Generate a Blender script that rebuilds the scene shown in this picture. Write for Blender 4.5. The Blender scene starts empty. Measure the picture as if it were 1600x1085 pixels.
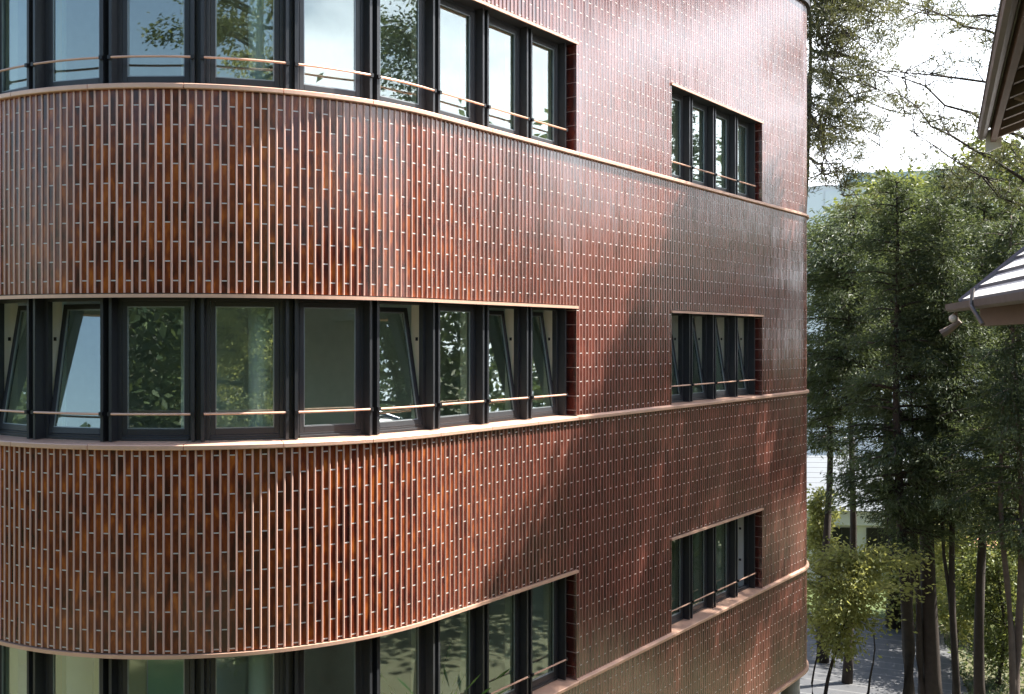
import bpy, bmesh, math, random
import numpy as np
from mathutils import Vector, Matrix
R=math.radians
H=10.5                       # camera height above the ground
SC=bpy.context.scene; COL=SC.collection
# ------------------------------------------------------------------ camera
cam=bpy.data.cameras.new('camera'); co=bpy.data.objects.new('camera',cam); COL.objects.link(co)
co.location=(0,0,H); co.rotation_euler=(R(90),0,0)
cam.sensor_width=36; cam.lens=36.0; cam.shift_y=-12.5/1600; cam.clip_start=.1; cam.clip_end=2000
SC.camera=co
# ------------------------------------------------------------------ light
EL,AZ=R(57),math.atan2(.972,.235)
sundir=Vector((math.sin(AZ)*math.cos(EL),math.cos(AZ)*math.cos(EL),math.sin(EL)))
w=bpy.data.worlds.new('World'); SC.world=w; w.use_nodes=True
nt=w.node_tree; nt.nodes.clear()
sky=nt.nodes.new('ShaderNodeTexSky'); sky.sky_type='NISHITA'; sky.sun_disc=False
sky.sun_elevation=EL; sky.sun_rotation=AZ; sky.air_density=1.3; sky.dust_density=2.2; sky.ozone_density=1.5; sky.altitude=50
bg=nt.nodes.new('ShaderNodeBackground'); bg.inputs[1].default_value=.08
wo=nt.nodes.new('ShaderNodeOutputWorld')
# thin real clouds in the sky: pale veil by direction
tc=nt.nodes.new('ShaderNodeTexCoord'); mp=nt.nodes.new('ShaderNodeMapping'); mp.inputs['Scale'].default_value=(1,1,2.6)
nz=nt.nodes.new('ShaderNodeTexNoise'); nz.inputs['Scale'].default_value=2.2; nz.inputs['Detail'].default_value=7; nz.inputs['Roughness'].default_value=.55
cr=nt.nodes.new('ShaderNodeValToRGB'); cr.color_ramp.elements[0].position=.50; cr.color_ramp.elements[1].position=.68
mx=nt.nodes.new('ShaderNodeMix'); mx.data_type='RGBA'; mx.inputs['B'].default_value=(14.0,14.6,15.6,1)
nt.links.new(tc.outputs['Generated'],mp.inputs['Vector']); nt.links.new(mp.outputs['Vector'],nz.inputs['Vector'])
vd=nt.nodes.new('ShaderNodeVectorMath'); vd.operation='DOT_PRODUCT'; vd.inputs[1].default_value=(.80,.60,.0)
nt.links.new(tc.outputs['Generated'],vd.inputs[0])
ma=nt.nodes.new('ShaderNodeMath'); ma.operation='MULTIPLY_ADD'; ma.inputs[1].default_value=.22; nt.links.new(vd.outputs['Value'],ma.inputs[0]); nt.links.new(nz.outputs['Fac'],ma.inputs[2])
sz=nt.nodes.new('ShaderNodeSeparateXYZ'); nt.links.new(tc.outputs['Generated'],sz.inputs[0])
mr=nt.nodes.new('ShaderNodeMapRange'); mr.inputs[1].default_value=.25; mr.inputs[2].default_value=.65; mr.inputs[3].default_value=0; mr.inputs[4].default_value=-.30
nt.links.new(sz.outputs[2],mr.inputs[0])
mb2=nt.nodes.new('ShaderNodeMath'); mb2.operation='ADD'; nt.links.new(ma.outputs[0],mb2.inputs[0]); nt.links.new(mr.outputs[0],mb2.inputs[1])
nt.links.new(mb2.outputs[0],cr.inputs['Fac']); nt.links.new(cr.outputs['Color'],mx.inputs['Factor'])
nt.links.new(sky.outputs[0],mx.inputs['A']); nt.links.new(mx.outputs['Result'],bg.inputs[0]); nt.links.new(bg.outputs[0],wo.inputs[0])
sl=bpy.data.lights.new('sun','SUN'); sl.energy=5.0; sl.angle=R(.5); sl.color=(1,.95,.87)
so=bpy.data.objects.new('sun',sl); COL.objects.link(so); so.rotation_euler=sundir.to_track_quat('Z','Y').to_euler(); so.location=(20,10,40)
SC.view_settings.view_transform='Standard'; SC.view_settings.look='None'; SC.view_settings.gamma=1
SC.view_settings.exposure=1.9
SC.cycles.max_bounces=8; SC.cycles.transparent_max_bounces=12; SC.cycles.glossy_bounces=5

# ------------------------------------------------------------------ node helpers
class N:
    def __init__(s,name):
        s.m=bpy.data.materials.new(name); s.m.use_nodes=True; s.t=s.m.node_tree; s.t.nodes.clear()
        s.out=s.t.nodes.new('ShaderNodeOutputMaterial')
    def n(s,ty,ins={},**kw):
        x=s.t.nodes.new('ShaderNode'+ty)
        for k,v in kw.items(): setattr(x,k,v)
        for k,v in ins.items():
            if hasattr(v,'links') : s.t.links.new(v,x.inputs[k])
            else: x.inputs[k].default_value=v
        return x
    def math(s,op,a,b=0,c=0):
        x=s.t.nodes.new('ShaderNodeMath'); x.operation=op
        for i,v in enumerate((a,b,c)):
            if hasattr(v,'links'): s.t.links.new(v,x.inputs[i])
            else: x.inputs[i].default_value=v
        return x.outputs[0]
    def mix(s,f,a,b,blend='MIX'):
        x=s.t.nodes.new('ShaderNodeMix'); x.data_type='RGBA'; x.blend_type=blend
        for k,v in (('Factor',f),('A',a),('B',b)):
            if hasattr(v,'links'): s.t.links.new(v,x.inputs[k])
            else: x.inputs[k].default_value=(v if k=='Factor' else (*v,1))
        return x.outputs['Result']
    def ramp(s,f,els):
        x=s.t.nodes.new('ShaderNodeValToRGB'); e=x.color_ramp.elements
        while len(e)<len(els): e.new(.5)
        for q,(p,c) in zip(e,els): q.position=p; q.color=(*c,1) if len(c)==3 else c
        s.t.links.new(f,x.inputs[0]); return x.outputs[0]
    def bsdf(s,**k):
        x=s.n('BsdfPrincipled'); 
        for kk,v in k.items():
            kk={'color':'Base Color','rough':'Roughness','metal':'Metallic','spec':'Specular IOR Level','normal':'Normal','ior':'IOR','coat':'Coat Weight','trans':'Transmission Weight'}.get(kk,kk)
            if hasattr(v,'links'): s.t.links.new(v,x.inputs[kk])
            else: x.inputs[kk].default_value=(*v,1) if isinstance(v,tuple) and len(v)==3 else v
        s.t.links.new(x.outputs[0],s.out.inputs[0]); return x
    def bump(s,h,st=.3,d=.01):
        return s.n('Bump',{'Height':h,'Strength':st,'Distance':d}).outputs[0]
    def noise(s,scale,detail=4,vec=None,rough=.55):
        x=s.n('TexNoise',{'Scale':scale,'Detail':detail,'Roughness':rough})
        if vec is None: vec=s.n('NewGeometry').outputs['Position']
        s.t.links.new(vec,x.inputs['Vector']); return x.outputs['Fac']
def simple(name,c,rough=.6,metal=0,var=.15,scale=6,bump=0,spec=.5):
    k=N(name); f=k.noise(scale)
    col=k.mix(f,tuple(x*(1-var) for x in c),tuple(min(1,x*(1+var)) for x in c))
    a=dict(color=col,rough=rough,metal=metal,spec=spec)
    if bump: a['normal']=k.bump(k.noise(scale*8),bump,.01)
    k.bsdf(**a); return k.m
TL=.40    # tile length
def tile_mat():
    k=N('glazed_ribbed_tile')
    uv=k.n('UVMap').outputs[0]; sp=k.n('SeparateXYZ',{0:uv}); u,v=sp.outputs[0],sp.outputs[1]
    colid=k.math('FLOOR',u); fr=k.math('SUBTRACT',u,colid)
    odd=k.math('MODULO',k.math('ABSOLUTE',colid),2)
    vv=k.math('ADD',k.math('DIVIDE',v,TL),k.math('MULTIPLY',odd,.5))
    row=k.math('FLOOR',vv); vf=k.math('SUBTRACT',vv,row)
    # joint
    jd=k.math('MINIMUM',vf,k.math('SUBTRACT',1,vf))
    joint=k.math('LESS_THAN',jd,.0155)
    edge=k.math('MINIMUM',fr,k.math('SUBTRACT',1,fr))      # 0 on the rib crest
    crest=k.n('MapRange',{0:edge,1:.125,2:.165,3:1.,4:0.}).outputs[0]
    joint=k.math('MULTIPLY',joint,k.math('SUBTRACT',1,k.n('MapRange',{0:edge,1:.16,2:.18,3:1.,4:0.}).outputs[0]))
    rnd=k.n('TexWhiteNoise',{0:k.n('CombineXYZ',{0:colid,1:row}).outputs[0]},noise_dimensions='2D')
    r=rnd.outputs[0]
    # glaze pooling, per tile, drawn out along the tile
    vec=k.n('CombineXYZ',{0:k.math('ADD',k.math('MULTIPLY',u,.9),k.math('MULTIPLY',r,40)),1:k.math('MULTIPLY',v,4.2),2:k.math('MULTIPLY',row,3.3)}).outputs[0]
    f=k.noise(1.0,3,vec,.5)
    f=k.math('ADD',k.math('MULTIPLY',k.math('SUBTRACT',f,.5),1.7),k.math('ADD',k.math('MULTIPLY',k.noise(.55,2),.36),k.math('MULTIPLY',r,.40)))
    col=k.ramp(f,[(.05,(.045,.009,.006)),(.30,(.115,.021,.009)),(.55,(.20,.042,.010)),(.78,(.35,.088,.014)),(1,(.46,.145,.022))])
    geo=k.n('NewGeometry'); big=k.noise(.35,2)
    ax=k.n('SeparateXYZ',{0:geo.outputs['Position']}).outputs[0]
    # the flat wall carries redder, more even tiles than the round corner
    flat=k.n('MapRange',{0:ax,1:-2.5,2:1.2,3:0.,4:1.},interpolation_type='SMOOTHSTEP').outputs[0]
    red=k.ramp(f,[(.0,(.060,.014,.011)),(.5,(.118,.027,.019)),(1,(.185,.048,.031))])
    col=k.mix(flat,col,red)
    cf=k.math('MULTIPLY',crest,k.math('SUBTRACT',1,k.math('MULTIPLY',flat,.70)))  # pale crest fades on the flat wall: light-dependent sheen put into the colour
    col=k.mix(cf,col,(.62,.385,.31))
    col=k.mix(joint,col,k.mix(flat,(.52,.50,.47),(.40,.36,.33)))  # joints darker on the flat wall: dulling by reflections is painted in
    rough=k.math('ADD',k.math('MULTIPLY',joint,.5),k.math('ADD',.13,k.math('MULTIPLY',big,.10)))
    wob=k.noise(26,2); hgt=k.math('ADD',k.math('MULTIPLY',wob,.25),k.math('MULTIPLY',joint,-.6))
    nm=k.bump(hgt,.09,.002)
    rv=k.n('VectorMath',{0:rnd.outputs[1],1:(-.5,-.5,-.5)},operation='ADD').outputs[0]
    rv=k.n('VectorMath',{0:rv,'Scale':.03},operation='SCALE').outputs[0]
    nm=k.n('VectorMath',{0:k.n('VectorMath',{0:nm,1:rv},operation='ADD').outputs[0]},operation='NORMALIZE').outputs[0]
    k.bsdf(color=col,rough=rough,ior=k.math('ADD',1.55,k.math('MULTIPLY',flat,.95)),normal=nm,spec=.5)
    return k.m
def copper(name,c):
    k=N(name); f=k.noise(9,4); g=k.noise(60,3)
    col=k.mix(f,tuple(x*.85 for x in c),tuple(min(1,x*1.12) for x in c))
    k.bsdf(color=col,metal=.35,rough=k.math('ADD',.3,k.math('MULTIPLY',g,.2)),normal=k.bump(g,.1,.003)); return k.m
def glass_mat(name='window_glass',tint=(.88,.94,.91),f0=.16):
    k=N(name)
    lw=k.n('LayerWeight',{'Blend':.5}).outputs['Facing']; fr=k.math('ADD',f0,k.math('MULTIPLY',k.math('POWER',lw,4.5),1-f0)); wv=k.noise(1.6,2); nm=k.bump(wv,.03,.01)
    gl=k.n('BsdfGlossy',{'Roughness':.012,'Color':(.90,.96,.95,1)}); k.t.links.new(nm,gl.inputs['Normal'])
    tr=k.n('BsdfTransparent',{'Color':(*tint,1)})
    ms=k.n('MixShader'); k.t.links.new(fr,ms.inputs[0]); k.t.links.new(tr.outputs[0],ms.inputs[1]); k.t.links.new(gl.outputs[0],ms.inputs[2])
    k.t.links.new(ms.outputs[0],k.out.inputs[0]); return k.m
def leaf_mat(name,dark,light,tl=.35):
    k=N(name)
    at=k.n('Attribute',attribute_name='tone'); f=at.outputs['Fac']
    col=k.mix(f,dark,light)
    d=k.n('BsdfPrincipled',{'Roughness':.5,'Specular IOR Level':.35}); k.t.links.new(col,d.inputs['Base Color'])
    t=k.n('BsdfTranslucent'); c2=k.mix(.5,col,(light[0]*1.5,light[1]*1.4,light[2]*.8)); k.t.links.new(c2,t.inputs[0])
    ms=k.n('MixShader',{0:tl}); k.t.links.new(d.outputs[0],ms.inputs[1]); k.t.links.new(t.outputs[0],ms.inputs[2])
    k.t.links.new(ms.outputs[0],k.out.inputs[0]); return k.m
M=dict(
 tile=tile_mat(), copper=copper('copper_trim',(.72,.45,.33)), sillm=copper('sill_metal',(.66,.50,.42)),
 frame=simple('dark_window_metal',(.030,.032,.036),.38,.0,.2,20,spec=.5),
 black=simple('black_metal',(.012,.012,.014),.45), bead=simple('grey_glazing_bead',(.30,.34,.36),.35,.6),
 glass=glass_mat(), cream=simple('cream_paint',(.84,.83,.72),.6,0,.04), white=simple('white_paint',(.78,.78,.77),.55,0,.06,3),
 inner=simple('interior_plaster',(.68,.71,.65),.8), floor=simple('interior_floor',(.16,.14,.11),.5), column=simple('column_paint',(.74,.86,.85),.5,0,.05),
 dark=simple('dark_roof_metal',(.03,.025,.028),.4), conc=simple('concrete',(.30,.29,.27),.8,0,.2,3,.2),
)
# ------------------------------------------------------------------ object helpers
def link(o,parent=None):
    COL.objects.link(o)
    if parent: o.parent=parent
    return o
def tag(o,label=None,cat=None,group=None,kind=None):
    if label:o['label']=label
    if cat:o['category']=cat
    if group:o['group']=group
    if kind:o['kind']=kind
    return o
def empty(name,loc=(0,0,0),rz=0,**k):
    o=bpy.data.objects.new(name,None); o.location=loc; o.rotation_euler=(0,0,rz); o.empty_display_size=.3; link(o); return tag(o,**k)
class MB:
    def __init__(s): s.v=[];s.f=[];s.uv=[];s.mi=[]
    def add(s,vs,fs,uvs=None,mi=0):
        b=len(s.v); s.v+=[tuple(v) for v in vs]
        for i,f in enumerate(fs):
            s.f.append([b+j for j in f]); s.mi.append(mi); s.uv.append(uvs[i] if uvs else None)
        return s
    def box(s,c,d,M4=None,mi=0):
        x,y,z=c; a,b,h=d[0]/2,d[1]/2,d[2]/2
        vs=[Vector((x+i*a,y+j*b,z+l*h)) for i in(-1,1) for j in(-1,1) for l in(-1,1)]
        if M4: vs=[M4@v for v in vs]
        return s.add(vs,[(0,1,3,2),(4,6,7,5),(0,4,5,1),(2,3,7,6),(0,2,6,4),(1,5,7,3)],mi=mi)
    def bx(s,x0,x1,y0,y1,z0,z1,M4=None,mi=0): return s.box(((x0+x1)/2,(y0+y1)/2,(z0+z1)/2),(x1-x0,y1-y0,z1-z0),M4,mi)
    def tube(s,pts,rad,n=8,cap=True,mi=0):
        pts=[Vector(p) for p in pts]; rr=rad if hasattr(rad,'__len__') else [rad]*len(pts); rings=[]
        for i,p in enumerate(pts):
            t=(pts[min(i+1,len(pts)-1)]-pts[max(i-1,0)]).normalized()
            a=t.cross(Vector((0,0,1))); a=a.normalized() if a.length>.05 else Vector((1,0,0)); b=t.cross(a).normalized()
            rings.append([p+(a*math.cos(2*math.pi*k/n)+b*math.sin(2*math.pi*k/n))*rr[i] for k in range(n)])
        vs=[v for r_ in rings for v in r_]
        fs=[(i*n+k,i*n+(k+1)%n,(i+1)*n+(k+1)%n,(i+1)*n+k) for i in range(len(pts)-1) for k in range(n)]
        if cap: fs+=[tuple(range(n))[::-1],tuple((len(pts)-1)*n+k for k in range(n))]
        return s.add(vs,fs,mi=mi)
    def prism(s,poly,z0,z1,mi=0):
        n=len(poly); vs=[(x,y,z0) for x,y in poly]+[(x,y,z1) for x,y in poly]
        return s.add(vs,[tuple(range(n))[::-1],tuple(range(n,2*n))]+[(i,(i+1)%n,n+(i+1)%n,n+i) for i in range(n)],mi=mi)
    def build(s,name,mats,parent=None,smooth=False,bevel=0):
        me=bpy.data.meshes.new(name); me.from_pydata(s.v,[],s.f)
        if any(u is not None for u in s.uv):
            l=me.uv_layers.new(name='UVMap')
            for p,u in zip(me.polygons,s.uv):
                if u: 
                    for li,q in zip(p.loop_indices,u): l.data[li].uv=q
        for m in (mats if isinstance(mats,(list,tuple)) else [mats]): me.materials.append(m)
        me.polygons.foreach_set('material_index',s.mi)
        if smooth: me.polygons.foreach_set('use_smooth',[True]*len(me.polygons))
        me.update(); o=bpy.data.objects.new(name,me); link(o,parent)
        if bevel:
            b=o.modifiers.new('bevel','BEVEL'); b.width=bevel; b.segments=2; b.limit_method='ANGLE'
        return o
# ------------------------------------------------------------------ building plan curve
TH=.935; U=Vector((math.cos(TH),math.sin(TH))); NN=Vector((math.sin(TH),-math.cos(TH)))
P0=Vector((0,3.7*1600/451.8)); RA=3.46; ST=-1.52; SE=-7.95      # left rounded corner
RB=1.7; SR=10.15; SRE=SR+RB*math.pi/2
def frame_at(s):
    """point, outward normal at arc length s on the outer face"""
    if s>=ST and s<=SR: return P0+U*s, NN.copy()
    if s<ST:
        sa=max(s,SE); a=(ST-sa)/RA; C=P0+U*ST-NN*RA
        n=NN*math.cos(a)-U*math.sin(a); p=C+n*RA
        if s<SE: p=p+Vector((n.y,-n.x))*(SE-s)
        return p,n
    sa=min(s,SRE); a=(sa-SR)/RB; C=P0+U*SR-NN*RB
    n=NN*math.cos(a)+U*math.sin(a); p=C+n*RB
    if s>SRE: p=p+Vector((-n.y,n.x))*(s-SRE)
    return p,n
def pt(s,off=0): 
    p,n=frame_at(s); return p+n*off
SMIN,SMAX=-13.5,20.0
def samples(s0,s1,step=.12):
    k=max(1,int(math.ceil((s1-s0)/step))); return [s0+(s1-s0)*i/k for i in range(k+1)]
FH=3.7; Z_CB=-1.137; Z_CT=-1.08; Z_LB=.425; Z_LT=.462; PCH=2.845/35; S_OP=1.54; S_F0=4.385; S_F1=8.09
D0=-.018   # recessed face of the tiles
PROF=[(0,.015),(.07,.0135),(.125,.009),(.165,0),(.835,0),(.875,.009),(.93,.0135),(1,.015)]
def clad(mb,s0,s1,z0,z1,ribtrim=.0):
    k0=math.floor((s0-S_OP)/PCH+.001); k1=math.ceil((s1-S_OP)/PCH-.001)
    for k in range(k0,k1):
        prev=None
        for fx,h in PROF:
            s=S_OP+(k+fx)*PCH
            s=min(max(s,s0),s1); q_=min(1,max(0,(s+.3)/2.2)); h=h*(1-.72*q_*q_*(3-2*q_)); p=pt(s,D0+h+(.018-.018)*q_); cur=(p,k+fx,h)
            if prev and (prev[0]-p).length>1e-5:
                a,b=prev,cur
                zb=z0
                mb.add([(a[0].x,a[0].y,zb+H),(b[0].x,b[0].y,zb+H),(b[0].x,b[0].y,z1+H),(a[0].x,a[0].y,z1+H)],[(0,1,2,3)],
                       [[(a[1]+1e-4,zb),(b[1]-1e-4,zb),(b[1]-1e-4,z1),(a[1]+1e-4,z1)]])
            prev=cur
def strip(mb,s0,s1,prof,mi=0,close=True,step=.12,joints=None):
    """sweep a closed (off,z) profile along the plan curve"""
    S=samples(s0,s1,step); n=len(prof); vs=[]
    for s in S:
        for o,z in prof:
            p=pt(s,o); vs.append((p.x,p.y,z+H))
    fs=[(i*n+k,(i+1)*n+k,(i+1)*n+(k+1)%n,i*n+(k+1)%n) for i in range(len(S)-1) for k in range(n)]
    fs+=[tuple(range(n)),tuple((len(S)-1)*n+k for k in range(n))[::-1]]
    mb.add(vs,fs,mi=mi)
bld=empty('office_building',(0,0,0),label='rounded four storey building clad in ribbed brown glazed tiles with dark window bands',cat='building')
# tiled cladding, one part per storey band and pier
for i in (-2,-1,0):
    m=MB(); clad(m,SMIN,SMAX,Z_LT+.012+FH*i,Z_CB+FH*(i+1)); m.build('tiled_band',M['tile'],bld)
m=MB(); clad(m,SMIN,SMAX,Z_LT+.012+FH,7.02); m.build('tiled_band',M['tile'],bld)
for i in (-1,0,1):
    for a,b in ((S_OP,S_F0),(S_F1,SMAX)):
        m=MB(); clad(m,a,b,Z_CT+FH*i,Z_LT+.012+FH*i)
        for s,sg in ((a,1),(b,-1)):            # tiled reveals
            if s>=SMAX: continue
            for j in range(3):
                o0,o1=D0-.075*j,D0-.075*(j+1); p,q=pt(s,o0),pt(s,o1); z0,z1=Z_CT+FH*i,Z_LT+FH*i
                kk=1000+2*j
                m.add([(p.x,p.y,z0+H),(q.x,q.y,z0+H),(q.x,q.y,z1+H),(p.x,p.y,z1+H)],[(0,1,2,3)],[[(kk+.22,z0*2),(kk+.78,z0*2),(kk+.78,z1*2),(kk+.22,z1*2)]])
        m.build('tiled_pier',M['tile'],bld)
# copings and sills: a row of copper lengths with fine joints
for i in (-2,-1,0,1):
    zo=FH*i
    if i==-2: 
        m=MB(); strip(m,SMIN,SMAX,[(.03,Z_LT+zo),(.03,Z_LT-.05+zo),(-.3,Z_LT-.05+zo),(-.3,Z_LT+zo)]); m.build('bottom_trim',M['copper'],bld); continue
    m=MB()
    def cop(a,b,back):
        strip(m,a+.004,b-.004,[(.032,Z_CB+zo),(.036,Z_CB+.008+zo),(.036,Z_CT-.012+zo),(.028,Z_CT-.004+zo),(back,Z_CT+.012+zo),(back,Z_CB+zo)])
    W0=.996
    s=-1.44
    edges=[s]
    while edges[0]>SMIN+1: edges.insert(0,edges[0]-W0)
    edges=[SMIN]+edges
    while edges[-1]<S_OP-1.1: edges.append(edges[-1]+.99)
    edges.append(S_OP)
    for a,b in zip(edges,edges[1:]): cop(a,b,-.235)
    for a,b in ((S_OP,2.96),(2.96,S_F0)): cop(a,b,-.022)
    for a,b in ((S_F0,6.2),(6.2,S_F1)): cop(a,b,-.235)
    e=[S_F1,9.8,11.4,13,15,17.5,SMAX]
    for a,b in zip(e,e[1:]): cop(a,b,-.022)
    m.build('window_sill',M['copper'],bld)
    m=MB()
    lp=[(.012,Z_LB+zo),(.012,Z_LT+zo),(-.03,Z_LT+zo+.001),(-.03,Z_LB+.01+zo)]
    strip(m,SMIN,S_OP+.02,lp); strip(m,S_F0-.02,S_F1+.02,lp)
    m.build('lintel_trim',M['copper'],bld)
    m=MB(); sp=[(-.031,Z_LT+.02+zo),(-.031,Z_LB+.015+zo),(-.33,Z_LB+.015+zo),(-.33,.78+zo),(-.30,.78+zo),(-.30,Z_LT+.02+zo)]
    strip(m,SMIN,S_OP,sp); strip(m,S_F0,S_F1,sp); m.build('lintel_soffit',M['frame'],bld)
m=MB(); strip(m,SMIN,SMAX,[(.06,7.02),(.06,7.13),(-.35,7.13),(-.35,7.02)]); m.build('roof_coping',M['dark'],bld)
m=MB(); e0=[tuple(pt(SMIN,-.4)),tuple(pt(SMIN,-.2)),tuple(pt(SMAX,-.2)),tuple(pt(SMAX,-.4))]; m.prism(e0,0,H+7.0); m.build('back_wall',M['inner'],bld)
# slabs and core
def outline(off,a=SMIN,b=SMAX,step=.3): return [tuple(pt(s,off)) for s in samples(a,b,step)]
m=MB(); m.prism(outline(-.36),H+6.9,H+7.0); m.build('roof_slab',M['conc'],bld)
for i in (-2,-1,0):
    m=MB(); m.prism(outline(-.345),H+.78+FH*i,H+1.77+FH*i); m.build('floor_slab',M['inner'],bld)
m=MB(); m.prism(outline(-.33),H+.44-2*FH,H+.55-2*FH); m.build('soffit',M['dark'],bld)
m=MB()
for i in (-1,0,1):   # inside parapet below the windows and room back wall
    strip(m,SMIN,SMAX,[(-.30,-1.93+FH*i),(-.30,Z_CT-.01+FH*i),(-.34,Z_CT-.01+FH*i),(-.34,-1.93+FH*i)],step=.3)
m.build('inner_parapet',M['inner'],bld)
m=MB()
for i in (-1,0,1):
    for a,b in ((S_OP+.1,S_F0-.1),(S_F1+.1,SMAX)): strip(m,a,b,[(-.28,-1.1+FH*i),(-.28,.8+FH*i),(-.34,.8+FH*i),(-.34,-1.1+FH*i)],step=.4)
m.build('inner_wall',M['inner'],bld)
m=MB(); m.prism(outline(-3.0,-9,12,.5),H-7,H+6.88); m.build('core_wall',M['inner'],bld)
# interior round columns seen through the glass
def cyl(mb,x,y,z0,z1,r,n=24): mb.tube([(x,y,z0),(x,y,z1)],r,n)
for s in (-6.6,-3.62,2.4,6.7):
    p=pt(s,-.62)
    for i in (-1,0,1):
        m=MB(); cyl(m,p.x,p.y,H-1.93+FH*i,H+.78+FH*i,.12); m.build('column',M['column'],bld,smooth=False)
# recessed ground floor
gp=outline(-1.2,-12,18,.4); m=MB()
for a,b in zip(gp,gp[1:]):
    m.add([(a[0],a[1],0),(b[0],b[1],0),(b[0],b[1],H+.5-2*FH),(a[0],a[1],H+.5-2*FH)],[(0,1,2,3)])
m.build('ground_floor_glazing',M['black'],bld)
for s in (2,5,8,10.9):
    p=pt(s,-.35); m=MB(); cyl(m,p.x,p.y,0,H+.44-2*FH,.2); m.build('ground_floor_column',M['conc'],bld)

# ------------------------------------------------------------------ windows
WI=.947; WF=.80
ZB,ZT=Z_CT+.013,Z_LB+.014
def make_window():
    hw=WF/2+.012
    fr=MB(); d0,d1=-.07,0.0
    fr.bx(-hw,-hw+.045,d0,d1,ZB,ZT); fr.bx(hw-.045,hw,d0,d1,ZB,ZT)
    fr.bx(-hw+.045,hw-.045,d0,d1,ZT-.04,ZT); fr.bx(-hw+.045,hw-.045,d0,d1,ZB,ZB+.055); fr.bx(-hw+.045,hw-.045,d1,d1+.018,ZB,ZB+.03)
    f=fr.build('window',M['frame'],bevel=.004)
    zb,zt=ZB+.057,ZT-.042; x=hw-.047
    s=MB(); h=zt-zb
    s.bx(-x,-x+.055,-.045,.012,0,h); s.bx(x-.055,x,-.045,.012,0,h); s.bx(-x+.055,x-.055,-.045,.012,h-.055,h); s.bx(-x+.055,x-.055,-.045,.012,0,.065)
    so_=s.build('sash',M['frame'],f,bevel=.004); so_.location=(0,-.012,zb)
    b=MB(); t=.011
    b.bx(-x+.055,-x+.055+t,-.01,.004,.065,h-.055);b.bx(x-.055-t,x-.055,-.01,.004,.065,h-.055)
    b.bx(-x+.055+t,x-.055-t,-.01,.004,.065,.065+t);b.bx(-x+.055+t,x-.055-t,-.01,.004,h-.055-t,h-.055)
    bo=b.build('glazing_bead',M['bead'],f); bo.location=(0,-.012,zb)
    g=MB(); g.bx(-x+.055,x-.055,-.012,-.008,.065,h-.055)
    go=g.build('glass_pane',M['glass'],f); go.location=(0,-.012,zb)
    j=MB(); 
    for sx in (-1,1):
        x0=sx*(hw+.012); j.bx(min(x0,x0+sx*.05),max(x0,x0+sx*.05),-.26,-.072,ZB,ZT+.02)
    jo=j.build('inner_jamb',M['cream'],f)
    return f
def copy_part(o,parent,kids=True):
    c=o.copy(); COL.objects.link(c); c.parent=parent
    for ch in [q for q in ALLO if q.parent==o]: copy_part(ch,c)
    return c
wproto=make_window(); ALLO=list(bpy.data.objects)
wfirst=True
def inset_pt(si,off):
    """point by arc length measured on the curve .17 inside the face"""
    s=si if si>=ST else ST-(ST-si)*RA/(RA-.17)
    return s
def put_window(a,b,i,tilt=0,off=-.235):
    global wfirst
    sa,sb=inset_pt(a,0),inset_pt(b,0); pa,pb=pt(sa,off),pt(sb,off)
    if wfirst: o=wproto; o.parent=bld; wfirst=False
    else: o=copy_part(wproto,bld)
    c=(pa+pb)/2; d=pb-pa; L=d.length
    o.location=(c.x,c.y,H+FH*i); o.rotation_euler=(0,0,math.atan2(d.y,d.x)+math.pi)
    o.scale=((L-.147)/WF,1,1)
    if tilt:
        for ch in o.children:
            n=ch.name.split('.')[0]
            if n in('sash','glazing_bead','glass_pane'): ch.rotation_euler=(R(tilt),0,0)
        hw=WF/2+.012
        for sx in (-1,1):
            for z_ in (-.62,0.0):
                k=MB(); k.bx(min(sx*(hw-.006),sx*(hw+.0115)),max(sx*(hw-.006),sx*(hw+.0115)),-.17,-.145,z_-.02,z_+.02); k.build('hinge',M['black'],o)
    return o
# note: local +y must point outwards -> chord direction reversed (pi) makes +y the outside
MUL=[-7.964,-7.017,-6.07,-5.123,-4.176,-3.229,-2.282,-1.335,-.388,.559,1.475]
FAR=[4.44,5.30,6.22,7.15,8.035]
TILT={0:{0:9.5,1:9.5,2:9.5,6:11,8:9.5,9:9.5}}
FT={0:[9.5]*4,1:[0]*4,-1:[0,0,0,0]}
for i in (1,0,-1):
    for k in range(len(MUL)-1): put_window(MUL[k],MUL[k+1],i,TILT.get(i,{}).get(k,0))
    for k in range(4):
        o=put_window(FAR[k],FAR[k+1],i,FT[i][k])
        if i==-1 and k==3:     # this one is swung open into the room
            hx=WF/2+.012-.047; ph=R(78)
            for ch in [q_ for q_ in bpy.data.objects if q_.parent==o and q_.name.split('.')[0] in('sash','glazing_bead','glass_pane')]:
                z_=ch.location.z; ch.rotation_euler=(0,0,ph); ch.location=(hx-hx*math.cos(ph),-.05-hx*math.sin(ph),z_)
for k,c in ((1,(.80,.80,.78)),(2,(.74,.66,.42)),(3,(.36,.66,.44))):
    sa,sb=inset_pt(MUL[k],0),inset_pt(MUL[k+1],0); m=MB()
    strip(m,sa+.02,sb-.02,[(-.95,-1.9-FH),(-.95,.6-FH),(-.98,.6-FH),(-.98,-1.9-FH)],step=.2)
    m.build('interior_screen',simple('screen_fabric_%d'%k,c,.8,0,.12,2.5),bld)
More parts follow.
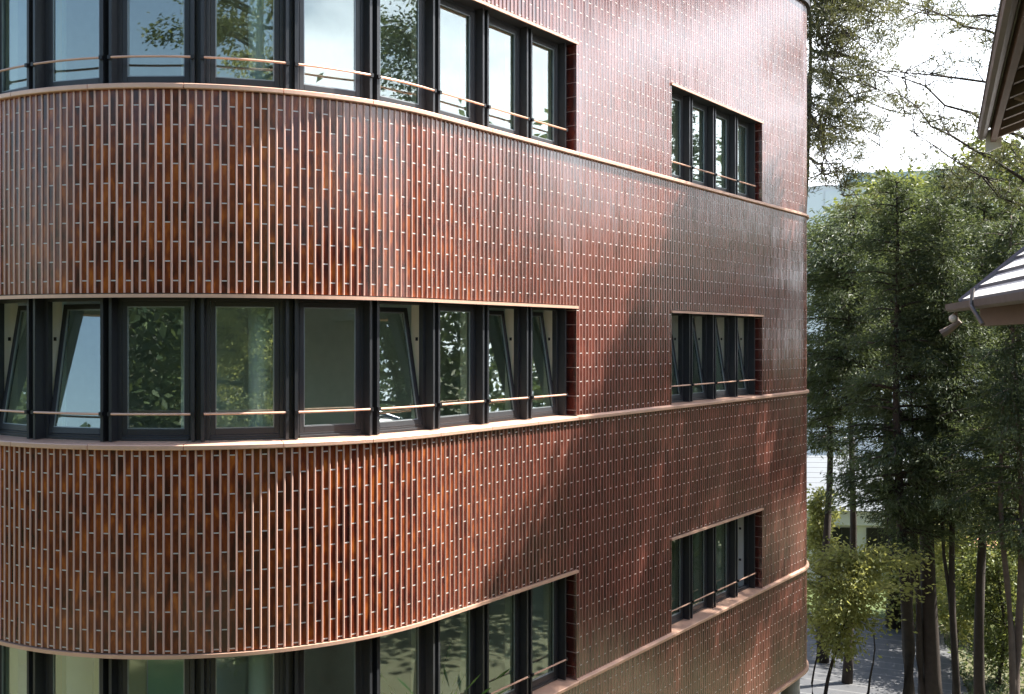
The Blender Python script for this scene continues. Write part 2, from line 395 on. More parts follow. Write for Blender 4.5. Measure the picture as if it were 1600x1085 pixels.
# mullion fins and rails
def mull(si,i,half=0):
    s=inset_pt(si,0); m=MB()
    for sg in (-1,1):
        if half and sg!=half: continue
        p,n=frame_at(s); t=Vector((-n.y,n.x)); q=p+n*-.172+t*(sg*.048)
        Mx=Matrix.Translation((q.x,q.y,H+FH*i))@Matrix.Rotation(math.atan2(t.y,t.x),4,'Z')
        m.bx(-.014,.014,-.045,.07,ZB,ZT,Mx); m.bx(-.016,.016,-.052,-.045,ZB,ZT,Mx)
    p,n=frame_at(s); t=Vector((-n.y,n.x)); q=p+n*-.29
    Mx=Matrix.Translation((q.x,q.y,H+FH*i))@Matrix.Rotation(math.atan2(t.y,t.x),4,'Z')
    m.bx(-.072,.072,-.05,.04,ZB,ZT+.2,Mx)
    o=m.build('mullion',M['frame'],bld)
    return o
def rail(a,b,i):
    m=MB(); sa,sb=inset_pt(a,0),inset_pt(b,0)
    S=samples(sa+.055,sb-.055,.25)
    m.tube([(pt(s,-.105).x,pt(s,-.105).y,H+FH*i-.778) for s in S],.0125,8)
    r=m.build('safety_rail',M['copper'],bld,smooth=False)
    for s in (sa+.05,sb-.05):
        b_=MB()
        p,n=frame_at(s); t=Vector((-n.y,n.x)); q=p+n*-.112
        Mx=Matrix.Translation((q.x,q.y,H+FH*i-.778))@Matrix.Rotation(math.atan2(t.y,t.x),4,'Z')
        b_.bx(-.018,.018,-.02,.02,-.02,.02,Mx)
        b_.build('rail_bracket',M['black'],r)
for i in (1,0,-1):
    for k,s in enumerate(MUL[1:]): mull(s,i,-1 if k==len(MUL)-2 else 0)
    for k,s in enumerate(FAR): mull(s,i,{0:1,4:-1}.get(k,0))
    for a,b in zip(MUL,MUL[1:]): rail(a,b,i)
    for a,b in zip(FAR,FAR[1:]): rail(a,b,i)
# white board standing in the last far window of the lower row
p=pt(7.97,-.33); q=pt(7.97,-.95); m=MB(); d=q-p
Mx=Matrix.Translation((p.x,p.y,H-FH))@Matrix.Rotation(math.atan2(d.y,d.x),4,'Z')
m.bx(0,d.length,-.02,.02,ZB,ZT,Mx); bo=m.build('white_board',M['white']); tag(bo,'white upright board just inside the last pane of the lowest far window','board')
for z_ in(-.55,.05):
    m=MB(); m.bx(.05,.09,-.035,-.021,z_-.02,z_+.02,Mx); m.bx(.05,.09,.021,.035,z_-.02,z_+.02,Mx); m.build('knob',M['black'],bo)
# ------------------------------------------------------------------ trees
rng=np.random.default_rng(5)
def leaf_mesh(name,C,Dv,size,asp,mat,parent,tone,flat=.0):
    """C centres (n,3); Dv long-axis directions (n,3); one folded quad per leaf"""
    n=len(C); Dv=Dv/np.linalg.norm(Dv,axis=1,keepdims=True)
    r=rng.normal(size=(n,3)); W=np.cross(Dv,r); W/=np.linalg.norm(W,axis=1,keepdims=True)+1e-9
    L=(size*rng.uniform(.6,1.3,(n,1))); 
    a=C-Dv*L*.5; b=C+W*L*asp*.5+Dv*L*.05; c=C+Dv*L*.5; d=C-W*L*asp*.5+Dv*L*.05
    V=np.stack([a,b,c,d],1).reshape(-1,3)
    me=bpy.data.meshes.new(name); me.vertices.add(4*n); me.vertices.foreach_set('co',V.ravel().astype(np.float32))
    me.loops.add(4*n); me.loops.foreach_set('vertex_index',np.arange(4*n,dtype=np.int32))
    me.polygons.add(n); me.polygons.foreach_set('loop_start',np.arange(0,4*n,4,dtype=np.int32)); me.polygons.foreach_set('loop_total',np.full(n,4,dtype=np.int32))
    me.update(calc_edges=True)
    at=me.attributes.new('tone','FLOAT','FACE'); at.data.foreach_set('value',np.clip(tone,0,1).astype(np.float32))
    me.materials.append(mat); o=bpy.data.objects.new(name,me); link(o,parent); return o
BARK=simple('bark',(.040,.030,.024),.9,0,.5,7,.6); BARKP=simple('pale_bark',(.13,.10,.085),.9,0,.4,6,.6)
LM=dict(con=leaf_mat('conifer_needles',(.016,.034,.021),(.14,.18,.085)),
        pine=leaf_mat('pine_needles',(.022,.036,.020),(.13,.135,.060)),
        bright=leaf_mat('bright_leaves',(.13,.155,.05),(.40,.41,.17),.5),
        yew=leaf_mat('broad_leaves',(.035,.06,.022),(.20,.23,.075),.4))
def tree(name,base,h,crown_lo,rad,nb,npb,leaf,mat,label,cat='tree',lean=(0,0),trunk_r=.2,droop=.35,asp=.35,bark=None,sig=.2,shape='cone',group=None,extra_trunks=(),up=.1,seed=0,hang=.5):
    """base xyz (ground), h total height, branches carry strings of leaf sprays"""
    g=np.random.default_rng(seed+11); rr=random.Random(seed)
    t=empty(name,base,0,label=label,cat=cat,group=group)
    def tr(z): 
        f=z/h; return np.array([lean[0]*f*f+.12*math.sin(f*7+seed),lean[1]*f*f+.10*math.cos(f*6+seed)-.10*math.cos(seed),z])
    tb=MB(); tb.tube([tr(h*k/12) for k in range(13)],[trunk_r*(1.25 if k==0 else 1-.88*k/12) for k in range(13)],9)
    for (dx,dy,r2,hh) in extra_trunks:
        tb.tube([(dx*min(1,k/5)**.8+.08*math.sin(k+dx*5),dy*min(1,k/5),hh*k/9) for k in range(10)],[r2*(1-.7*k/9) for k in range(10)],8)
    C=[];Dd=[];T=[]
    for b in range(nb):
        f=(b+rr.random())/nb; z=crown_lo+(h-crown_lo)*f
        if shape=='cone': L=rad*(1-f)**.75*(.6+.5*rr.random())+.25
        elif shape=='round': L=rad*math.sqrt(max(.05,1-(2*f-1)**2))*(.55+.55*rr.random())
        else: L=rad*(.30+.75*rr.random())*(1-f)**.3*min(1,.45+f*3)
        az=rr.random()*6.283; s=tr(z); dirv=np.array([math.cos(az),math.sin(az),up+.35*(f if shape!='cone' else 0)])
        K=6; pts=[]
        for k in range(K+1):
            q=k/K; pts.append(s+dirv*L*q+np.array([.08*L*math.sin(q*5+b),.08*L*math.cos(q*4+b),-droop*L*q*q]))
        tb.tube(pts,[max(.006,trunk_r*.28*(1-q/K)*(1-.5*f)) for q in range(K+1)],5)
        P=np.array(pts); n=int(npb*L/rad)+8
        # side twigs
        nt_=max(4,int(L*5)); 
        qs=g.uniform(.22,1.02,nt_); ct=P[np.clip((qs*K).astype(int),0,K)]+g.normal(0,.12*L**.5,(nt_,3))*[1,1,.6]
        tone_t=g.uniform(0,1,nt_); bt=rr.uniform(-.15,.2)
        sc=np.array([sig,sig,sig*.55])*(.7+.6*g.random((nt_,1)))
        idx=g.integers(0,nt_,n)
        c=ct[idx]+g.normal(0,1,(n,3))*sc[idx]
        out=c-s; out/=np.linalg.norm(out,axis=1,keepdims=True)+1e-6
        d=out+g.normal(0,.5,(n,3))+np.array([0,0,-hang])
        C.append(c);Dd.append(d);T.append(np.clip(tone_t[idx]*.75+bt+g.random(n)*.3-.15,0,1))
    tb.build('trunk',bark or BARK,t,smooth=True)
    leaf_mesh('crown',np.concatenate(C),np.concatenate(Dd),leaf,asp,mat,t,np.concatenate(T))
    return t
def at(px,D,z=None): return ((px-800)/1600*D, D)
def T(px,D): x,y=at(px,D); return (x,y,0)
G='tall dark conifers between the building and the neighbouring eaves'
tree('conifer_tree',T(1412,26.5),14.6,5.2,2.58,112,653,.15,LM['con'],'dark conifer with twin slim trunks nearest the tiled corner',lean=(-.3,0),trunk_r=.19,extra_trunks=((.35,.2,.09,9),),sig=.17,asp=.2,seed=1,group=G,shape='layer')
tree('conifer_tree',T(1452,28),15.2,5.4,2.69,124,653,.15,LM['con'],'dark conifer on a thick forked trunk left of the lower roof corner',lean=(.5,.3),trunk_r=.26,extra_trunks=((-.5,-.1,.12,8),),sig=.17,asp=.2,seed=2,group=G,shape='layer')
tree('conifer_tree',T(1500,26),14.0,5.8,2.35,112,627,.14,LM['con'],'dark conifer with a slim curved trunk below the roof corner',lean=(-.5,0),trunk_r=0.105,extra_trunks=((-.3,.2,.07,9),),sig=.16,asp=.2,seed=3,group=G,shape='layer')
tree('conifer_tree',T(1538,27.5),15.0,5.2,2.58,117,627,.15,LM['con'],'dark conifer with a straight trunk under the wooden gutter',lean=(.1,0),trunk_r=0.154,sig=.17,asp=.2,seed=4,group=G,shape='layer')
tree('conifer_tree',T(1590,24),13.4,5.4,2.13,103,627,.14,LM['con'],'conifer with pale grey trunks at the right edge of the view',lean=(-.1,0),trunk_r=0.119,extra_trunks=((-.28,.1,.10,10.5),),sig=.16,asp=.2,seed=5,group=G,bark=BARKP,shape='layer')
tree('conifer_tree',T(1325,31),14.6,8.2,3.02,133,602,.16,LM['con'],'bushy conifer half hidden behind the tiled corner',lean=(.2,0),trunk_r=0.140,sig=.2,asp=.2,seed=6,group=G,shape='layer')
tree('leafy_tree',T(1560,38),17.5,6.5,4.2,90,300,.24,LM['yew'],'broad leafy tree rising behind the lower wooden roof',trunk_r=0.210,sig=.38,asp=.5,seed=7,shape='round',droop=.1,up=.3)
tree('leafy_tree',T(1392,37),16.0,9.5,3.0,80,300,.22,LM['yew'],'sunlit leafy tree between the pine and the dark conifers',trunk_r=.26,sig=.35,asp=.5,seed=8,shape='round',droop=.1,up=.3)
tree('conifer_tree',T(1292,33),14.2,6.9,2.9,95,560,.16,LM['con'],'dark conifer directly behind the edge of the tiled wall above the white house',lean=(.1,0),trunk_r=.16,sig=.2,asp=.25,seed=61,group=G,shape='layer')
# small tree at the foot of the corner
tree('small_tree',T(1292,25),5.15,2.8,1.6,44,380,.12,LM['bright'],'small light green tree with bent stems at the foot of the tiled corner',trunk_r=.07,sig=.22,asp=.45,seed=9,shape='round',droop=.25,up=.45,lean=(.8,0),extra_trunks=((1.2,.3,.05,3.2),(-.2,.3,.05,3.0)))
tree('small_tree',T(1284,34),5.4,2.6,.55,20,300,.15,LM['bright'],'bright yellow green young tree in front of the white house',trunk_r=.06,sig=.18,asp=.5,seed=10,shape='round',droop=.1,up=.5)
tree('small_tree',T(1500,33),5.6,.8,1.7,50,330,.14,LM['bright'],'light green bushy tree behind the slim dark trunks',trunk_r=.07,sig=.25,asp=.5,seed=11,shape='round',droop=.1,up=.4)
tree('small_tree',T(1562,31),4.6,.4,1.5,44,330,.13,LM['yew'],'mid green bush low between the right hand trunks',trunk_r=.07,sig=.25,asp=.5,seed=12,shape='round',droop=.1,up=.4)
for k,(px,D,h,r_,mt,lb) in enumerate([(1425,37,2.6,1.4,'bright','pale green shrub beyond the paving beside the white house'),(1448,39,4.2,1.6,'bright','sunlit shrub glimpsed between the forked trunk and the slim trunks'),(1592,36,5.4,1.7,'bright','yellow green shrub at the right edge behind the pale trunks')]):
    tree('shrub',T(px,D),h,.3,r_,36,260,.17,LM[mt],lb,cat='shrub',trunk_r=.06,sig=.28,asp=.5,seed=50+k,shape='round',droop=.1,up=.4)
# open pine, high branches against the sky
def pine(name,base,h,lean,branches,label,seed,cl=70,tr_=.2,leaf=.13):
    g=np.random.default_rng(seed); t=empty(name,base,0,label=label,cat='tree'); tb=MB()
    def tr(f): return np.array([lean[0]*f**1.6+.25*math.sin(f*6+seed),lean[1]*f,h*f])
    tb.tube([tr(k/14) for k in range(15)],[tr_*(1-.75*k/14) for k in range(15)],9)
    C=[];Dd=[];TT=[]
    for (f,tip,r0,nc) in branches:
        s=tr(f); e=np.array(tip)-np.array(base); mid=(s+e)/2+g.normal(0,.25,3)+[0,0,.35]
        pts=[(1-q)**2*s+2*q*(1-q)*mid+q*q*e for q in np.linspace(0,1,9)]
        pts=[p_+g.normal(0,.05,3) for p_ in pts]
        tb.tube(pts,[r0*(1-.8*k/8) for k in range(9)],6)
        for c_ in range(int(nc*(3.2 if tip[0]/tip[1]<.38 or tip[2]>H+8 else 1.6))):
            q=g.uniform(.3,1.05); k=min(8,int(q*8)); tip2=np.array(pts[k])+g.normal(0,.55,3)*[1,1,.7]
            tb.tube([pts[k],(np.array(pts[k])+tip2)/2+g.normal(0,.06,3),tip2],[.016,.011,.005],4)
            for sub in range(3):
                cc=tip2+g.normal(0,.22,3); n=cl; cc=cc; dirs=g.normal(0,1,(n,3)); dirs/=np.linalg.norm(dirs,axis=1,keepdims=True)
                C.append(cc+dirs*[1,1,.6]*.20*g.uniform(.2,1.5,(n,1))); Dd.append(dirs+[0,0,.3]); TT.append(np.full(n,g.random()*.7)+g.random(n)*.3)
    tb.build('trunk',BARK,t,smooth=True); leaf_mesh('crown',np.concatenate(C),np.concatenate(Dd),leaf,.16,LM['pine'],t,np.concatenate(TT))
def W(px,py,D): return ((px-800)/1600*D,D,H+(530-py)/1600*D)
br=[]
g0=random.Random(4)
for (px,py,f,r0,nc) in [(1285,40,.93,.05,12),(1300,110,.9,.06,12),(1280,200,.83,.07,14),(1290,250,.78,.07,12),(1330,60,.93,.05,12),(1380,30,.97,.05,10),(1400,140,.86,.05,7),(1420,20,.97,.05,9),(1340,170,.84,.05,10),(1320,300,.72,.05,8),(1375,230,.8,.04,6),(1470,15,.98,.04,9),(1440,190,.84,.03,5),(1350,10,1,.05,10),(1300,10,1,.05,10),(1500,190,.8,.03,6),(1510,40,.95,.03,7)]:
    br.append((f,W(px,py,27+g0.uniform(-2,2)),r0,nc))
pine('pine_tree',T(1240,28.5),21.5,(.3,0),br,'open crowned pine with bare looping branches against the white sky',3,50,.13,.12)
br=[(f,W(px,py,25+g0.uniform(-1,1)),r0,nc) for (px,py,f,r0,nc) in [(1375,105,.80,.055,4),(1400,145,.74,.055,6),(1372,112,.88,.05,4),(1420,20,.92,.05,9),(1390,188,.7,.035,5),(1450,25,.97,.05,9),(1500,165,.72,.03,7),(1470,235,.66,.03,5)]]
pine('pine_tree',T(1680,25),18.5,(-.4,0),br,'pine sending bare curving limbs in from behind the upper eaves',9,45,.13,.12)
# the high pine whose crown shades the right of the facade
def wallpt(px,z):
    # point on the flat wall at image column px
    k=(px-800)/1600; # P0+U*s : x/y=k
    s=(k*P0.y-P0.x)/(U.x-k*U.y); p=P0+U*s; return np.array([p.x,p.y,H+z])
sd=np.array(sundir)
def edge_px(z):   # the shadow line on the wall, as columns by height
    Z=[-8,-2.86,-1.62,-.28,2.38,3.4]; X=[600,770,885,960,1062,1085]
    return float(np.interp(z,Z,X))
g=np.random.default_rng(8); Cc=[]
for it in range(2600):
    z=g.uniform(-8.5,2.9); px=g.uniform(edge_px(z)+6,1300)
    if len(Cc)>900: break
    p=wallpt(px,z); top=g.uniform(9.5,13.5)+H; t=(top-p[2])/sd[2]; c=p+sd*t
    # gaps between the branches: slanting shafts
    w_=math.sin(px*.045+z*1.1)+.6*math.sin(px*.11-z*.7)
    if px>1120 and w_>.95: continue
    if px<900 and w_>.9: continue
    Cc.append(c)
Cc=np.array(Cc)
base=(Cc[:,0].mean()+2.5,Cc[:,1].mean()+.5,0); tpi=empty('pine_tree',base,0,label='tall spreading pine whose limbs reach over from behind the upper eaves',cat='tree')
Cl=Cc-np.array(base); tb=MB(); ztop=Cl[:,2].max()
tb.tube([(0.15*math.sin(k),.1*k/3,ztop*k/10) for k in range(11)],[.3*(1-.7*k/10) for k in range(11)],10)
for k in range(26):
    e=Cl[int(g.integers(0,len(Cl)))]; z0=e[2]-g.uniform(1.2,2.5); s=np.array([0,.1,z0]); mid=(s+e)/2+[0,0,.5]
    tb.tube([(1-q)**2*s+2*q*(1-q)*mid+q*q*e for q in np.linspace(0,1,7)],[.09*(1-.85*q) for q in np.linspace(0,1,7)],6)
tb.build('trunk',BARK,tpi,smooth=True)
n=60; cen=np.repeat(Cl,n,0)+g.normal(0,.17,(len(Cl)*n,3))
leaf_mesh('crown',cen,g.normal(0,1,cen.shape),.16,.4,LM['pine'],tpi,g.random(len(cen)))
# trees across the yard, behind the viewpoint, mirrored in the panes
GB='conifers across the yard mirrored in the window panes'
for k,(x,y,h,rad,lb,mt,ty) in enumerate([
  (-8.0,-6.5,27,2.3,'tall conifer across the yard mirrored left of the round column','yew','conifer'),
  (2.6,-6.5,26,4.3,'broad bright conifer across the yard mirrored in front of the round column','bright','conifer'),
  (8.5,-9,15,3.4,'lower conifer across the yard mirrored in the middle row of panes','con','conifer')]):
    tree('conifer_tree',(x,y,0),h,1.5,rad,150,950,.15,LM[mt],lb,trunk_r=.3,sig=.28,asp=.4,seed=20+k,group=GB,droop=.3,shape='round' if k<2 else 'cone')
tree('leafy_tree',(15,12.6,0),21,8,2.6,80,650,.16,LM['con'],'tall tree mirrored in the upper pane where the curved wall straightens',trunk_r=.3,sig=.35,asp=.4,seed=31,shape='round',droop=.2,up=.3)
tree('leafy_tree',(15.5,23.2,0),18.5,7,3.0,60,560,.16,LM['con'],'loose crowned tree mirrored in the far upper window',trunk_r=.3,sig=.3,asp=.4,seed=32,shape='round',droop=.2,up=.3)
# far wood around the yard
g=np.random.default_rng(77); C=[]
for k in range(580):
    a=g.uniform(math.pi*.93,math.pi*2.24); d=g.uniform(34,46); up_=min(1,max(0,(a/math.pi-1.12)/.1))*min(1,max(0,(1.95-a/math.pi)/.1)); hh=H+1.5+8*up_+6.2*min(1,max(0,(a/math.pi-1.98)/.05))+2*math.sin(a*7)+1.5*math.sin(a*17+1)+g.uniform(-2,1)
    x,y=math.cos(a)*d,math.sin(a)*d+6
    for q in range(9): C.append((x+g.normal(0,1.2),y+g.normal(0,1.2),hh*(q+.6)/9))
C=np.array(C); n=48; cen=np.repeat(C,n,0)+g.normal(0,1.0,(len(C)*n,3)); tn=np.repeat(g.random(len(C)),n)*.7+g.random(len(cen))*.3
wd=leaf_mesh('woodland',cen,g.normal(0,1,cen.shape),.62,.5,LM['con'],None,tn); tag(wd,kind='stuff')
# ------------------------------------------------------------------ wooden house on the right
WOOD=simple('brown_painted_wood',(.115,.072,.052),.6,0,.25,4,.15); WOODL=simple('light_brown_soffit',(.17,.128,.10),.65,0,.15,5,.1)
GUT=simple('dull_gutter',(.17,.155,.15),.45,.3,.3,8); RTILE=simple('pale_roof_tile',(.74,.72,.68),.5,0,.08,3)
RIDGE=simple('ridge_metal',(.10,.12,.17),.35,.5,.2,6); GREYR=simple('grey_roof_sheet',(.30,.32,.34),.45,.2,.15,2)
hs=empty('wooden_house',(8.6,10,0),0,label='brown timber house with deep eaves above and a white tiled lower roof',cat='house')
def P3(p): return Vector((p[0]-8.6,p[1]-10,p[2]))
def frame(o,e,z):   # local frame: x along e, y to its right
    e=Vector(e).normalized(); r=Vector((-e.y,e.x))
    if r.x<0: r=-r
    return e,r
# upper roof: eave line from the far corner towards the viewer
KU=.65; A=Vector((4.24,9.2)); e=Vector((-.385,-.923)); r=Vector((.923,-.385)); LE=8.6; hz=H+1.84
def Q(a,b,z): p=A+(e*a+r*b)*KU; return P3((p.x,p.y,hz+(z-hz)*KU if z>hz-2 else z))
def slab(mb,a0,a1,b0,b1,z00,z01,th,mi=0):
    """sloping slab: height z00 at b0, z01 at b1"""
    vs=[Q(a0,b0,z00),Q(a1,b0,z00),Q(a1,b1,z01),Q(a0,b1,z01),Q(a0,b0,z00+th),Q(a1,b0,z00+th),Q(a1,b1,z01+th),Q(a0,b1,z01+th)]
    mb.add(vs,[(0,3,2,1),(4,5,6,7),(0,1,5,4),(1,2,6,5),(2,3,7,6),(3,0,4,7)],mi=mi)
sl_=.36
m=MB(); slab(m,-.05,LE,0,5.2,hz+.06,hz+.06+5.2*sl_,.06); slab(m,-.05,LE,5.2,10.4,hz+.06+5.2*sl_,hz+.06,.06)
for k in range(22):
    b0=5.2*k/22; b1=b0+.25; slab(m,-.05,LE,b0,b1,hz+.14+b0*sl_,hz+.125+b1*sl_-.03,.03)
m.build('upper_roof',RTILE,hs)
m=MB(); slab(m,.02,LE-.05,.16,1.15,hz+.02,hz+.02+.99*sl_,.05); m.build('soffit',WOOD,hs)
m=MB()
for a in [.12,.75,1.35,1.95,2.6,3.3,4,4.7,5.4,6.1,6.8,7.5,8.2]: slab(m,a,a+.09,.17,1.15,hz-.09,hz-.09+.98*sl_,.11)
m.build('rafter',WOODL,hs)
m=MB(); slab(m,0,LE,.08,.15,hz-.12,hz-.12,.24); m.build('fascia',WOOD,hs)
m=MB(); 
gpts=[Q(a,-.02,hz-.01) for a in np.linspace(-.05,LE,12)]
m.tube(gpts,.042,8); slab(m,-.06,LE,-.09,.02,hz+.05,hz+.05,.02); m.build('gutter',GUT,hs)
m=MB(); slab(m,-.02,.02,.02,.22,hz-.26,hz-.26+.2*sl_,.30); m.build('barge_board',RTILE,hs)
m=MB(); m.tube([Q(2.4,.25,hz+.0),Q(2.4,.6,hz-.15),Q(2.4,1.1,hz-.3)],.04,8); m.build('downpipe',WOODL,hs)
def blk(mb,a0,a1,b0,b1,z0,z1):
    vs=[Q(a,b,z) for a in(a0,a1) for b in(b0,b1) for z in(z0,z1)]
    mb.add(vs,[(0,1,3,2),(4,6,7,5),(0,4,5,1),(2,3,7,6),(0,2,6,4),(1,5,7,3)])
m=MB(); blk(m,1.0,LE-.8,1.15,9.2,0,hz+.3); m.build('wall',WOOD,hs)
# lower roof with hip corner
C0=Vector((5.26,12.0)); a_=Vector((-.215,-.977)); b_=Vector((.977,-.215)); zc=H+.37; SLP=.98
def Q2(a,b,z): p=C0+a_*a+b_*b; return P3((p.x,p.y,z))
L1,L2=5.2,3.4
nst=22; m=MB()
for k in range(nst):   # stepped courses of white tiles
    d0_,d1_=L2*k/nst,L2*(k+1)/nst+.03
    z0,z1=zc+.05+d0_*SLP+.045,zc+.05+d1_*SLP
    f0=Q2(d0_,d0_,z0);f1=Q2(L1,d0_,z0);f2=Q2(L1,d1_,z1);f3=Q2(d1_,d1_,z1)
    dn=Vector((0,0,-.05)); m.add([f0,f1,f2,f3,f0+dn,f1+dn,f2+dn,f3+dn],[(0,1,2,3),(4,7,6,5),(2,6,7,3),(1,5,6,2),(0,3,7,4)]); m.add([f0+dn,f1+dn,f1,f0],[(0,1,2,3)],mi=1)
m.build('lower_roof',[RTILE,RIDGE],hs)
m=MB()
for k in range(nst):
    d0_,d1_=L2*k/nst,L2*(k+1)/nst+.03; z0,z1=zc+.05+d0_*SLP+.045,zc+.05+d1_*SLP
    f0=Q2(d0_,d0_,z0);f1=Q2(d0_,7,z0);f2=Q2(d1_,7,z1);f3=Q2(d1_,d1_,z1); dn=Vector((0,0,-.05))
    m.add([f0,f1,f2,f3,f0+dn,f1+dn,f2+dn,f3+dn],[(3,2,1,0),(5,6,7,4),(2,3,7,6),(1,2,6,5),(0,4,7,3)]); m.add([f0+dn,f1+dn,f1,f0],[(3,2,1,0)],mi=1)
m.build('lower_roof_side',[RTILE,RIDGE],hs)
m=MB(); m.tube([Q2(-.0,-.0,zc+.07),Q2(L2,L2,zc+.11+L2*SLP)],.042,8); m.build('ridge_cap',RIDGE,hs)
m=MB(); m.tube([Q2(0,.03,zc+.045),Q2(L2,L2+.03,zc+.06+L2*SLP)],.03,6); m.build('ridge_flashing',RTILE,hs)
m=MB()
gp_=[(-.12,-.10),(L1,-.10)]
gv=[]
for a,b in gp_:
    for (db,dz) in ((-.055,.04),(-.045,-.03),(0,-.055),(.045,-.03),(.055,.04),(.045,.04),(.0,-.04),(-.045,.04)): gv.append(Q2(a,b+db,zc+dz))
m.add(gv,[(k,(k+1)%8,8+(k+1)%8,8+k) for k in range(8)]+[tuple(range(8)),tuple(range(15,7,-1))]); m.build('lower_gutter',GUT,hs)
m=MB(); m.add([Q2(0,0,zc-.02),Q2(L1,0,zc-.02),Q2(L1,1.0,zc-.0),Q2(.0,1.0,zc-.0),Q2(0,0,zc+.02),Q2(L1,0,zc+.02),Q2(L1,1.0,zc+.03),Q2(.0,1.0,zc+.03)],[(0,3,2,1),(4,5,6,7),(0,1,5,4),(1,2,6,5),(2,3,7,6),(3,0,4,7)]); m.build('lower_soffit',WOODL,hs)
m=MB(); v=[Q2(a,b,z) for a in(.12,L1) for b in(.18,.27) for z in(zc-.22,zc-.021)]
m.add(v,[(0,1,3,2),(4,6,7,5),(0,4,5,1),(2,3,7,6),(0,2,6,4),(1,5,7,3)]); m.build('eave_beam',WOODL,hs)
m=MB(); v=[Q2(a,b,z) for a in(.9,L1) for b in(.95,3) for z in(-0,zc+.4)]
m.add(v,[(0,1,3,2),(4,6,7,5),(0,4,5,1),(2,3,7,6),(0,2,6,4),(1,5,7,3)]); m.build('porch_wall',WOOD,hs)
m=MB(); m.tube([Q2(1.3,-.14,zc+.16),Q2(1.35,-.17,zc-.02),Q2(1.55,-.1,zc-.22)],.022,8); m.build('gutter_strap',GUT,hs)
m=MB(); m.tube([Q2(.0,-.06,zc-.06),Q2(.02,-.02,zc-.17),Q2(-.04,-.12,zc-.26),Q2(-.06,-.2,zc-.31)],[.03,.035,.045,.05],8); m.build('spout',WOODL,hs)
m=MB(); 
def ball(mb,c,r,nu=12,nv=8):
    vs=[];fs=[]
    for i in range(nv+1):
        for j in range(nu):
            a=math.pi*i/nv;b=2*math.pi*j/nu; vs.append((c[0]+r*math.sin(a)*math.cos(b),c[1]+r*math.sin(a)*math.sin(b),c[2]+r*math.cos(a)))
    for i in range(nv):
        for j in range(nu): fs.append((i*nu+j,(i+1)*nu+j,(i+1)*nu+(j+1)%nu,i*nu+(j+1)%nu))
    mb.add(vs,fs)
ball(m,Q2(-.02,-.08,zc-.13),.05); m.build('end_cap',RTILE,hs,smooth=True)

# ------------------------------------------------------------------ ground
k=N('soil_and_litter'); f=k.noise(.5,6); g_=k.noise(9,5)
k.bsdf(color=k.mix(g_,k.mix(f,(.045,.05,.025),(.05,.075,.02)),(.12,.10,.06)),rough=.95,normal=k.bump(g_,.5,.05)); SOIL=k.m
me=MB(); me.add([(-600,-600,0),(600,-600,0),(600,600,0),(-600,600,0)],[(0,1,2,3)]); tag(me.build('ground',SOIL),kind='structure')
k=N('deck_paving'); pos=k.n('NewGeometry').outputs['Position']; sp=k.n('SeparateXYZ',{0:pos})
q=k.math('ADD',k.math('MULTIPLY',sp.outputs[0],.42),k.math('MULTIPLY',sp.outputs[1],.9)); q=k.math('MULTIPLY',q,1.5)
fr_=k.math('SUBTRACT',q,k.math('FLOOR',q)); ln=k.math('LESS_THAN',fr_,.08)
f=k.noise(1.2,5); k.bsdf(color=k.mix(ln,k.mix(f,(.040,.042,.047),(.070,.071,.076)),(.12,.12,.12)),rough=.7,normal=k.bump(k.noise(40),.2,.01)); DECK=k.m
me=MB(); me.prism([(4,27.6),(12.4,26.7),(15.6,37.5),(6,41)],.004,.10); tag(me.build('pavement',DECK),kind='structure')
KERB=simple('pale_kerb_stone',(.55,.54,.50),.8,0,.12,4,.2)
me=MB(); me.prism([(4,27.2),(12.4,26.3),(12.4,26.67),(4,27.57)],0,.16); tag(me.build('kerb',KERB),kind='structure')
k=N('grass'); f=k.noise(3,6); k.bsdf(color=k.mix(f,(.03,.05,.015),(.09,.12,.03)),rough=.95); 
me=MB(); me.prism([(6,41.1),(16,37.6),(60,60),(6,64)],.003,.02); tag(me.build('lawn',k.m),kind='structure')
g=np.random.default_rng(99); n=26000; cx=g.uniform(8.5,26,n); cy=g.uniform(23,41,n)
okk=~((cx<12.3+(cy-26.7)*.3)&(cy>26.2)); cx,cy=cx[okk],cy[okk]; C=np.stack([cx,cy,g.uniform(.01,.16,len(cx))],1)
gc=leaf_mesh('ground_cover',C,g.normal(0,1,C.shape)+[0,0,.3],.17,.4,LM['con'],None,g.random(len(C))); tag(gc,kind='stuff')
# ------------------------------------------------------------------ white house down the slope
sid=N('white_lap_boards'); ps=sid.n('SeparateXYZ',{0:sid.n('NewGeometry').outputs['Position']}).outputs[2]
q=sid.math('MULTIPLY',ps,5); fq=sid.math('SUBTRACT',q,sid.math('FLOOR',q)); 
sid.bsdf(color=sid.mix(sid.math('LESS_THAN',fq,.12),(.22,.245,.275),(.08,.09,.11)),rough=.6,normal=sid.bump(fq,.6,.03))
wh=empty('white_house',(15.6,44,0),R(-4),label='low white house with lap boards and gridded windows seen under the trees',cat='house')
m=MB(); m.bx(-4.6,3.2,.2,6,0,2.5); m.build('wall',M['white'],wh)
m=MB(); m.bx(-4.9,3.5,-.08,.19,2.5,3.15); m.build('eave_board',M['white'],wh)
m=MB(); m.add([(-5,-.35,3.16),(3.6,-.35,3.16),(3.2,1.6,5.3),(-5,1.6,5.3),(-5,6.3,3.16),(3.6,6.3,3.16),],[(0,1,2,3),(3,2,5,4),(0,3,4),(1,5,2)]); m.build('roof',sid.m,wh)
for x in (-3.6,-1.6,.4,2.3):
    m=MB(); m.bx(x-.72,x+.72,.14,.197,.7,2.35); w_=m.build('window',M['black'],wh)
    m=MB()
    for i in range(4): m.bx(x-.72+i*.47,x-.69+i*.47,.10,.138,.7,2.35)
    m.bx(x-.72,x+.72,.105,.139,1.5,1.54); m.build('glazing_bar',M['frame'],w_)
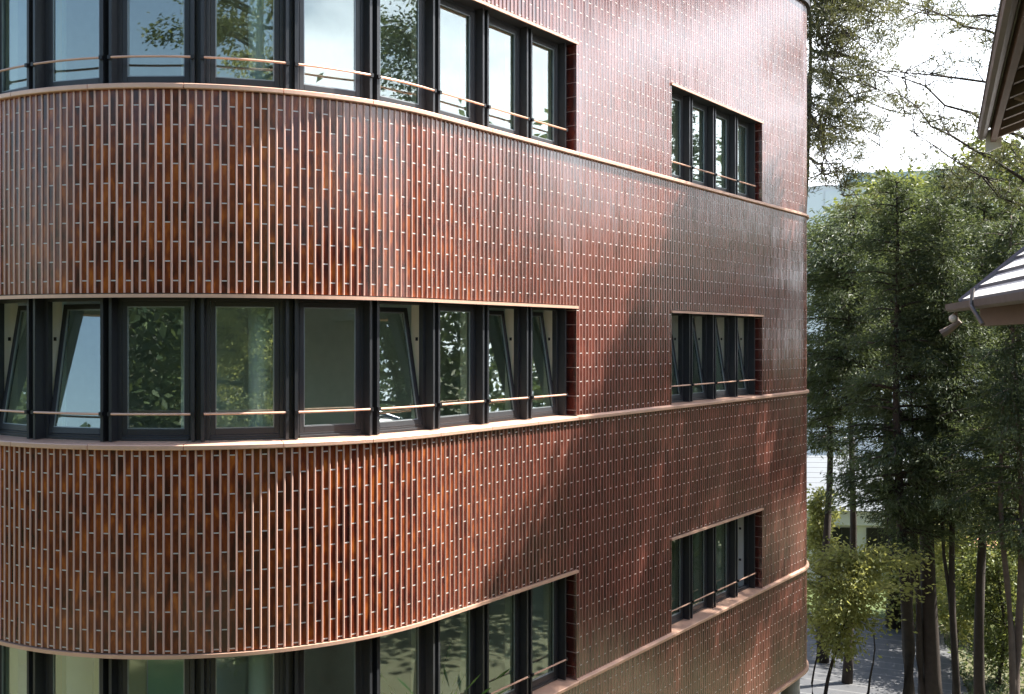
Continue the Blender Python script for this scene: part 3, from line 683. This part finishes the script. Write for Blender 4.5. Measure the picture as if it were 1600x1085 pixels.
m=MB(); m.bx(-.4,.1,3.5,4,4,5.9); m.build('chimney',M['conc'],wh)
# pale building far behind
PB=simple('pale_rendered_wall',(.80,.82,.84),.6,0,.05,.4); PG=simple('pale_blue_glazing',(.80,.86,.90),.15,0,.06,.3)
pb=empty('pale_building',(31,76,0),R(-12),label='large pale blue building showing through the pine above the treetops',cat='building')
m=MB(); m.bx(-9.5,9,0,14,0,H+11.6); m.build('wall',PB,pb)
m=MB(); m.bx(-6,9.3,-.8,14,H+11.62,H+12.4); m.build('roof_edge',simple('grey_green_fascia',(.42,.50,.51),.5),pb)
m=MB()
for i in range(3): m.bx(-9.2+i*1.75,-7.6+i*1.75,-.05,-.01,H-6,H+11.2)
m.build('glazed_strip',PG,pb)
ob=empty('orange_roofed_shed',(19.6,41,0),R(-8),label='small shed with a faded orange roof glimpsed between the slim trunks',cat='shed')
m=MB(); m.bx(-1.6,1.6,0,2.4,0,2.2); m.build('wall',M['white'],ob)
m=MB(); m.add([(-1.9,-.3,2.21),(1.9,-.3,2.21),(1.9,1.2,3.0),(-1.9,1.2,3.0),(-1.9,2.7,2.21),(1.9,2.7,2.21)],[(0,1,2,3),(3,2,5,4),(0,3,4),(1,5,2)]); m.build('roof',simple('orange_tile',(.50,.22,.13),.7),ob)
# house across the yard to the right, behind the viewpoint
# ------------------------------------------------------------------ things inside
PL=leaf_mat('house_plant_leaves',(.04,.10,.03),(.12,.28,.07),.3)
def plant(s,off,zf,h,label,seed,n=90):
    p=pt(s,off); g=np.random.default_rng(seed); t=empty('potted_plant',(p.x,p.y,zf),0,label=label,cat='plant')
    m=MB(); m.tube([(0,0,0),(0,0,.30)],[.12,.17],14); m.build('pot',M['conc'],t)
    C=[];Dd=[]
    for k in range(n):
        a=g.uniform(0,6.28); l=g.uniform(.3,.75)*h; el=g.uniform(.3,1.4); d=np.array([math.cos(a)*math.cos(el),math.sin(a)*math.cos(el),math.sin(el)])
        for q in (.45,.7,.95): C.append(np.array([0,0,.3])+d*l*q+[0,0,-.15*l*q*q]); Dd.append(d*1+[0,0,-.5*q])
    leaf_mesh('foliage',np.array(C),np.array(Dd),.26,.16,PL,t,g.random(len(C)))
plant(-1.0,-.55,H-1.93-FH,2.35,'leafy green pot plant inside the bottom row window below the bright tile bulge',1)
plant(-4.75,-.55,H-1.93-FH,2.35,'spiky green pot plant inside the bottom left window',2)
plant(-5.6,-.55,H-1.93-FH,2.3,'arching pot plant inside the bottom window nearest the left edge',3)
for s,i,lb in ((.2,-1,'round white table inside the bottom row windows below the shadow edge'),):
    p=pt(s,-1.1); z=H-1.93+FH*i; t=empty('round_table',(p.x,p.y,z),0,label=lb,cat='table')
    m=MB(); m.tube([(0,0,.93),(0,0,.96)],.45,28); m.build('tabletop',M['white'],t)
    m=MB(); m.tube([(0,0,0),(0,0,.93)],.035,10); m.tube([(0,0,0),(0,0,.02)],.25,20); m.build('pedestal',M['black'],t)
